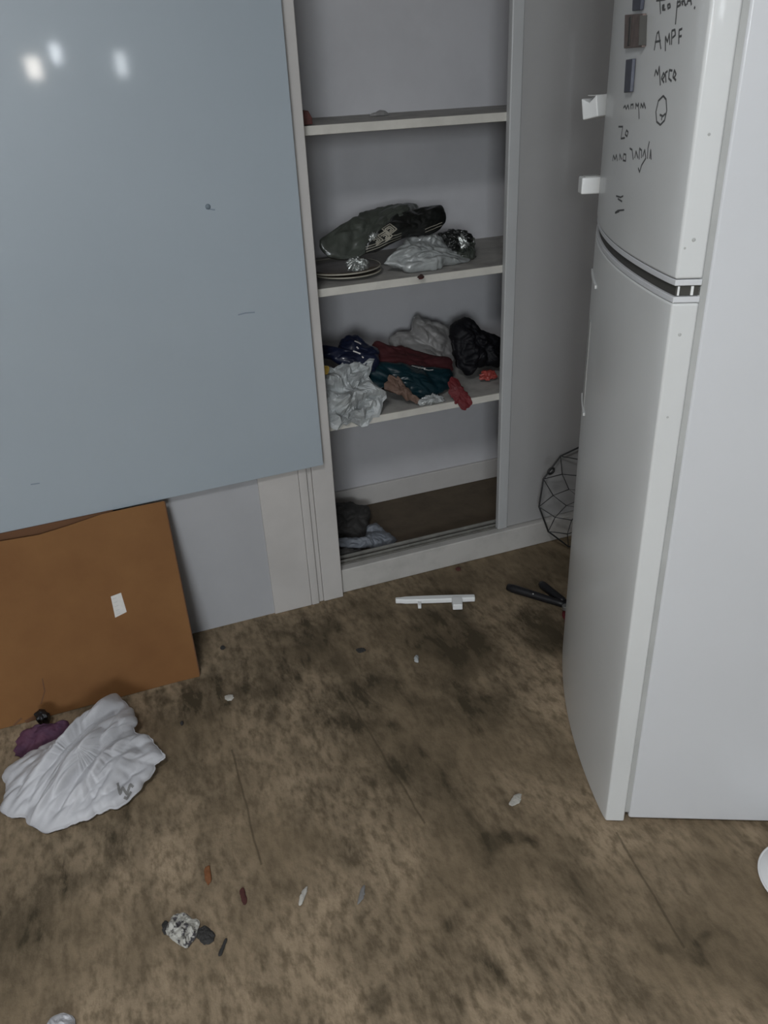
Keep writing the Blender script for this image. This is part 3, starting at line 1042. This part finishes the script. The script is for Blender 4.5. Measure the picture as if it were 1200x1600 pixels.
link('pale_thread', bm, MT['sticker'], te)
o = pouch('cloth', pp(*c2, [(430, 432, 2.195), (470, 396, 2.215), (520, 408, 2.205), (556, 455, 2.19), (600, 500, 2.175), (628, 518, 2.17), (615, 542, 2.165), (570, 520, 2.17), (500, 485, 2.175), (440, 460, 2.185)]),
          (0, -.7, .7), .012, .01, MT['tan'], seed=41, amp=.007, fr=22, seg=80, rings=16, zmin=S3)
tag(o, 'crumpled tan cloth poking out below the teal cloth', 'cloth')
o = pouch('plastic_wrapper', pp(*c2, [(600, 530, 2.165), (640, 500, 2.175), (690, 484, 2.18), (742, 500, 2.175), (756, 528, 2.165), (705, 550, 2.16), (630, 547, 2.16)]), (0, -.6, .8), .011, .006, MT['plastic2'], seed=43, amp=.006, fr=40,
          seg=80, rings=16, zmin=S3)
tag(o, 'clear crinkled wrapper at the front of the lower shelf', 'wrapper')
t6 = bvh_of([o])
bm = bmesh.new()
ribbon(bm, t6, [p2(632, 532), p2(660, 536), p2(700, 530)], 0.003, 0.0004, 1, 0.0004)
link('painted_highlight', bm, MT['foil'], o)  # highlight on the clear film, painted as a metallic stroke
o = pouch('cloth', pp(*c2, [(768, 412, 2.19), (810, 400, 2.195), (850, 458, 2.165), (889, 510, 2.145), (887, 552, 2.138), (842, 566, 2.138), (808, 530, 2.145), (770, 490, 2.165)]), (0, -.8, .5), .011, .010, MT['red2'], seed=47, amp=.007,
          fr=16, seg=80, rings=16, lip=S3)
tag(o, 'bright red cloth end hanging over the edge of the lower shelf', 'cloth')
bl = pouch('plastic_bag', pp(*c2, [(104, 238, 2.30), (190, 246, 2.31), (208, 200, 2.33), (250, 174, 2.33), (292, 180, 2.33), (340, 220, 2.32), (402, 252, 2.31), (412, 312, 2.27), (390, 370, 2.24), (300, 360, 2.25), (240, 352, 2.25), (180, 312, 2.26),
                                   (108, 292, 2.27)]), (0, -.85, .5), .032, .04, MT['bluebag'], seed=51, amp=.010, fr=11, zmin=S3, xmin=0.586 - .1)
tag(bl, 'dark blue plastic bag with painted star highlights above the crumpled white paper', 'bag')
t7 = bvh_of([bl])
bm = bmesh.new()
for ln in ([(280, 210), (300, 218), (312, 226)], [(272, 262), (290, 268), (310, 276)], [(318, 290), (326, 298)], [(290, 240), (300, 250)]):
    ribbon(bm, t7, [p2(*p) for p in ln], 0.0045, 0.0004, 1, 0.0004)
link('star_highlight', bm, MT['sticker'], bl)  # star-like highlights of the film, painted as pale strokes
o = pouch('crumpled_paper', pp(*c2, [(108, 335, 2.24), (180, 345, 2.235), (250, 305, 2.25), (372, 310, 2.24), (362, 400, 2.20), (420, 480, 2.175), (434, 560, 2.152), (400, 608, 2.145), (320, 640, 2.14), (260, 636, 2.138), (190, 668, 2.13),
                                     (130, 632, 2.135), (112, 520, 2.17), (108, 430, 2.20)]), (0, -.85, .5), .022, .014, MT['paper'], seed=57, amp=.034, fr=13, seg=46, rings=11, flat=True, edge=.006, xmin=0.584, lip=S3)
tag(o, 'crumpled white paper spilling over the left front of the lower shelf', 'paper')
o = pouch('scrap', pp(*c2, [(110, 346, 2.20), (136, 350, 2.20), (137, 385, 2.19), (112, 402, 2.185)]), (0, -1, .3), .006, .006, MT['yellow'], seed=3, amp=.002, seg=24, rings=6)
tag(o, 'small yellow scrap beside the jamb at the left of the lower shelf', 'scrap')

# floor of the wardrobe
c3 = (6.0, 480, 760)
ZF = 0.056
o = pouch('cloth', pp(*c3, [(240, 175, 2.46), (380, 140, 2.48), (460, 165, 2.48), (560, 180, 2.47), (592, 250, 2.44), (575, 380, 2.38), (560, 500, 2.33), (300, 500, 2.33), (235, 400, 2.36)]), (0, -.8, .6), .04, .05, MT['darkcloth'],
          seed=61, amp=.014, fr=10, zmin=ZF, ymax=2.555)
tag(o, 'dark grey heap of cloth in the left back corner of the wardrobe floor', 'cloth')
o = pouch('cloth', pp(*c3, [(560, 370, 2.33), (640, 340, 2.34), (760, 430, 2.30), (850, 508, 2.27), (800, 562, 2.245), (700, 590, 2.24), (560, 580, 2.24), (330, 575, 2.24), (268, 545, 2.25), (300, 488, 2.27), (420, 480, 2.28), (545, 490, 2.27)]),
          (0, -.6, .8), .016, .018, MT['shoe'], seed=63, amp=.012, fr=12, zmin=ZF, centre=on_y(480 + 600 / 6, 760 + 520 / 6, 2.26))
tag(o, 'blue-grey bent garment lying just behind the wardrobe track', 'cloth')
o = pouch('cloth', pp(*c3, [(300, 590, 2.225), (420, 585, 2.225), (560, 600, 2.222), (440, 640, 2.212), (320, 680, 2.206)]), (0, -.6, .8), .012, .01, MT['darkcloth'], seed=65, amp=.005, fr=20, zmin=ZF, seg=60, rings=12)  # dark strip filling the space below the garment
tag(o, 'black strip under the blue-grey garment by the jamb', 'cloth')

# ------------------------------------------------------------------ on the floor
# white plastic bag
s4 = 4.444
bagpx = [(800, 140), (850, 190), (905, 232), (968, 345), (930, 380), (960, 430), (1050, 470), (1128, 590), (1085, 650), (1035, 745), (950, 850), (830, 945), (700, 985), (520, 1060), (330, 1118), (230, 1080), (150, 1015), (60, 1018),
         (2, 935), (35, 850), (18, 735), (85, 640), (210, 562), (350, 490), (440, 430), (600, 320)]
pts = []
for x, y in bagpx:
    X, Y = x / s4, 1050 + y / s4
    up = max(0, min(1, (900 - y) / 760))
    pts.append(on_z(X, Y, 0.012 + 0.055 * up))
wbag = pouch('plastic_bag', pts, (-0.05, -.25, .97), 0.062, 0.03, MT['plastic'], seed=78, amp=0.034, fr=10.5, stretch=((on_z(215, 1100) - on_z(40, 1260)).normalized(), .2), zmin=0.002, seg=240, rings=70, power=.6, edge=.003)
tag(wbag, 'crumpled white plastic carrier bag on the floor before the brown board', 'bag')
t8 = bvh_of([wbag])
bm = bmesh.new()
g = lambda x, y: (x / s4, 1050 + y / s4)
for ln, w in (([(815, 770), (835, 850), (850, 800), (880, 850), (905, 780), (925, 800)], .006), ([(860, 870), (880, 880), (910, 830)], .006)):
    ribbon(bm, t8, [g(*p) for p in ln], w, 0.0005, 1, 0.0004)
link('grey_stroke', bm, MT['greybag'], wbag)  # mid-grey zigzag strokes laid over the bag
o = pouch('cloth', [on_z(x, y, z) for x, y, z in ((22, 1182, .01), (24, 1160, .03), (38, 1140, .05), (62, 1130, .06), (100, 1128, .05), (118, 1140, .03), (95, 1165, .01), (50, 1185, .008))], (0, -.3, .95), .02, .02, MT['purple'], seed=81,
          amp=.008, fr=16, zmin=.002, seg=80, rings=18)
tag(o, 'dark purple cloth tucked behind the white carrier bag', 'cloth')
o = pouch('bottle_cap', [on_z(x, y, .05) for x, y in ((55, 1118), (60, 1108), (72, 1108), (76, 1116), (70, 1124), (60, 1125))], (0, -.3, .95), .012, .045, MT['black'], seed=83, amp=.003, fr=30, zmin=.002, seg=40, rings=10)
o.name = 'dark_lump'
tag(o, 'small blackish lump between the purple cloth and the brown board', 'debris')

# fallen fridge handle
A_, B_ = on_z(618, 938, .012), on_z(742, 934, .012)
hn = empty('door_handle', (A_ + B_) / 2 - Vector((0, 0, .012)), 'broken-off white plastic handle lying on the floor before the wardrobe sill', 'handle')
ax = (B_ - A_).normalized()
sd_ = Vector((ax.y, -ax.x, 0)).normalized()
if sd_.y > 0:
    sd_ = -sd_
bm = bmesh.new()
N_ = 16
ring = []
prof = []
Ln = (B_ - A_).length
for i in range(N_ + 1):
    t = i / N_
    wd = 0.0095 + (0.002 * math.sin(math.pi * t)) - (0.003 * (1 - t) if t < .1 else 0)
    prof.append((t * Ln, wd))
top = [A_ + ax * s + sd_ * w for s, w in prof] + [A_ + ax * s - sd_ * w for s, w in reversed(prof)]
prism(bm, [Vector((p.x, p.y, .003)) for p in top], Vector((0, 0, .017)))
link('grip_bar', bm, MT['fwhite'], hn, bevel=0.003)


def leg_(t, wid, ln, h):
    bm = bmesh.new()
    c = A_ + ax * (Ln * t)
    pts = [c + ax * (-wid / 2) + sd_ * .007, c + ax * (wid / 2) + sd_ * .007, c + ax * (wid * .45) + sd_ * ln, c - ax * (wid * .45) + sd_ * ln]
    prism(bm, [Vector((p.x, p.y, .003)) for p in pts], Vector((0, 0, h)))
    return link('mount', bm, MT['fwhite'], hn, bevel=0.002)


leg_(.30, .012, .038, .012)
leg_(.77, .034, .050, .020)

# shears with black grips, their blades reaching behind the refrigerator
P0, P1 = on_z(793, 917, .014), on_z(880, 944, .014)
sh = empty('shears', (P0.x, P0.y, 0), 'black-handled shears lying on the floor beside the refrigerator', 'shears')
Q0 = on_z(845, 912, .014)
piv = P1 + (P1 - P0).normalized() * 0.01


def grip(a, b, r0, r1, name='handle'):
    bm = bmesh.new()
    n = 10
    ps = [a.lerp(b, i / n) for i in range(n + 1)]
    rs = [r0 * .75] + [r0 + (r1 - r0) * (i / n) for i in range(1, n)] + [r1 * .8]
    tube(bm, ps, r0, 12, radii=rs)
    return link(name, bm, MT['black'], sh, True)


grip(P0, piv, .0145, .011)
grip(Q0, piv + Vector((.004, .018, 0)), .014, .012)
bm = bmesh.new()
bmesh.ops.create_cone(bm, cap_ends=True, segments=20, radius1=.013, radius2=.011, depth=.012, matrix=Matrix.Translation(piv + Vector((-.012, -.016, .006))))
link('pivot', bm, MT['steel'], sh, bevel=.001)['label'] = 'steel pivot'
for s in (-1, 1):
    bm = bmesh.new()
    d = Vector((.06, -.055, 0))
    n_ = Vector((d.y, -d.x, 0)).normalized() * s
    prism(bm, [piv + n_ * .002 + Vector((0, 0, -.009)), piv + n_ * .012 + Vector((0, 0, -.009)), piv + d + n_ * .006 + Vector((0, 0, -.009)), piv + d * 1.1 + n_ * .001 + Vector((0, 0, -.009))], Vector((0, 0, .003)))
    link('blade', bm, MT['steel'], sh)
bm = bmesh.new()
gv = on_z(833, 928, .027)
bmesh.ops.create_uvsphere(bm, u_segments=12, v_segments=8, radius=.003, matrix=Matrix.Translation(gv))
link('rivet', bm, MT['steel'], sh, True)
o = pouch('scrap', [on_z(x, y, .006) for x, y in ((879, 955), (886, 952), (890, 972), (883, 980))], (0, 0, 1), .006, .004, MT['red2'], zmin=.001, seg=24, rings=6, amp=.002)
tag(o, 'dark red scrap on the floor between shears and refrigerator', 'scrap')

# round wire basket leaning on the sill behind the fridge
wc = Vector((1.473, 2.03, 0.190))
bk = empty('wire_basket', (wc.x, wc.y, 0), 'round dark wire basket leaning against the wardrobe behind the refrigerator', 'basket')
n3 = Vector((-0.15, -1, 0.28)).normalized()
e1 = Vector((1, 0, 0))
e1 = (e1 - n3 * e1.dot(n3)).normalized()
e2 = n3.cross(e1).normalized()
if e2.z < 0:
    e2 = -e2
RB = 0.186
rings_ = [(1.0, 0.0), (0.80, 0.030), (0.58, 0.048), (0.32, 0.058)]


def bpnt(k, n, r, dpt):
    a = 2 * math.pi * k / n
    return wc + (e1 * math.cos(a) + e2 * math.sin(a)) * RB * r + n3 * (dpt - 0.02)


NN = 12
bm = bmesh.new()
tube(bm, [bpnt(k, NN, 1.0, 0) for k in range(NN)], .0030, 6, True)
link('rim', bm, MT['wire'], bk, True)
for j in range(3):
    bm = bmesh.new()
    r1, d1 = rings_[j]
    r2, d2 = rings_[j + 1]
    zz = []
    for k in range(NN):
        zz.append(bpnt(k + (j % 2) * .5, NN, r1, d1))
        zz.append(bpnt(k + .5 + (j % 2) * .5, NN, r2, d2))
    tube(bm, zz, .0023, 6, True)
    link('zigzag_wire', bm, MT['wire'], bk)
for r, d in rings_[3:]:
    bm = bmesh.new()
    tube(bm, [bpnt(k, 32, r, d) for k in range(32)], .0018, 6, True)
    link('hoop', bm, MT['wire'], bk, True)
lp = on_y(861, 736, 1.99)
bm = bmesh.new()
tube(bm, [lp + Vector((.013 * math.cos(t * .524), .004 * math.cos(t * .524), .009 * math.sin(t * .524))) for t in range(12)], .0042, 6, True)
link('hook_loop', bm, MT['wire'], bk, True)

# white plate at the right picture edge
cR = on_z(1189, 1380, .012)
cR = cR + Vector((.934, -.355, 0)) * 0.093
cR.z = 0.001
plate('plate', cR, 0.095, .016, 'white plate lying on the floor at the right edge by the refrigerator', ('white', 'white'))

# crumbs and scraps of litter


def litter(name, px, m, label, cat, z=.004, up=.004, amp=.002, seed=1, fr=60, edge=.0008):
    o = pouch(name, [on_z(x, y, z) for x, y in px], (0, 0, 1), up, z * .8, m, zmin=.0008, seg=max(24, len(px) * 6), rings=8, amp=amp * .7, seed=seed, fr=fr, flat=True, edge=edge)
    tag(o, label, cat)
    return o


def ring_px(cx, cy, rx, ry, n=9, seed=0, jag=.35):
    rnd = random.Random(seed)
    return [(cx + math.cos(2 * math.pi * k / n) * rx * (1 - jag * rnd.random()), cy + math.sin(2 * math.pi * k / n) * ry * (1 - jag * rnd.random())) for k in range(n)]


litter('crushed_wrapper', [(258, 1455), (272, 1430), (290, 1426), (300, 1436), (312, 1440), (306, 1462), (292, 1482), (270, 1470)], MT['wrapper'], 'crushed grey and white wrapper flattened on the floor, lower left', 'wrapper', .006, .010, .010, 5, 45)
litter('dark_shard', ring_px(320, 1462, 18, 16, 8, 4), MT['darkcloth'], 'dark crumbling scrap touching the crushed wrapper, lower left', 'debris', .004, .006, .003, 4)
litter('dark_shard', ring_px(259, 1450, 8, 14, 7, 9), MT['darkcloth'], 'small dark scrap at the left side of the crushed wrapper', 'debris', .003, .003, .002, 6)
litter('twig', [(341, 1491), (352, 1466), (355, 1468), (346, 1493)], MT['darkcloth'], 'thin dark twig right of the crushed wrapper', 'twig', .003, .002, .0005, 6)
litter('scrap', [(319, 1358), (327, 1352), (331, 1372), (325, 1383), (320, 1374)], MT['orange'], 'orange-brown scrap on the floor above the crushed wrapper', 'scrap', .003, .003, .001, 3)
litter('scrap', [(374, 1392), (381, 1386), (386, 1408), (380, 1414)], MT['rust'], 'dull reddish scrap on the floor left of the pale curl', 'scrap', .003, .002, .001, 3)
litter('paper_curl', [(466, 1412), (472, 1392), (481, 1384), (478, 1398), (471, 1414)], MT['scrap'], 'pale curled paper sliver on the bare middle of the floor', 'scrap', .003, .004, .001, 8)
litter('paper_curl', [(558, 1414), (563, 1390), (570, 1382), (569, 1402)], MT['greybag'], 'faint grey sliver of film right of the pale curl', 'scrap', .002, .002, .001, 8)
litter('glass_bit', ring_px(651, 1030, 5, 7, 7, 2), MT['paper'], 'small pale shiny chip on the dark stain below the fallen handle', 'chip', .004, .006, .002, 8)
litter('scrap', [(795, 1256), (803, 1242), (815, 1240), (812, 1254), (800, 1260)], MT['scrap'], 'beige scrap on the floor left of the refrigerator door', 'scrap', .002, .003, .001, 5)
litter('scrap', ring_px(358, 1090, 9, 6, 7, 12), MT['scrap'], 'beige scrap on the floor right of the brown board corner', 'scrap', .003, .004, .001, 5)
litter('crumb', ring_px(348, 1012, 5, 4, 7, 13), MT['darkcloth'], 'dark crumb below the grey-white closed panel', 'crumb', .003, .003, .001, 5)
litter('crumb', ring_px(563, 1016, 9, 5, 7, 14), MT['darkcloth'], 'black smudge-like crumb midway below the wardrobe jamb', 'crumb', .002, .002, .001, 5)
litter('crumb', ring_px(284, 1130, 4, 4, 7, 15), MT['darkcloth'], 'dark crumb right of the white carrier bag', 'crumb', .003, .004, .001, 5)
litter('scrap', ring_px(716, 889, 5, 4, 7, 16), MT['rust'], 'tiny brown-red crumb against the wardrobe sill', 'crumb', .003, .003, .001, 5)
litter('crumpled_tissue', [(72, 1604), (80, 1590), (96, 1583), (112, 1586), (118, 1600), (110, 1640), (80, 1640)], MT['plastic'], 'scrap of white tissue cut by the bottom photo edge', 'tissue', .006, .010, .006, 5, 40)
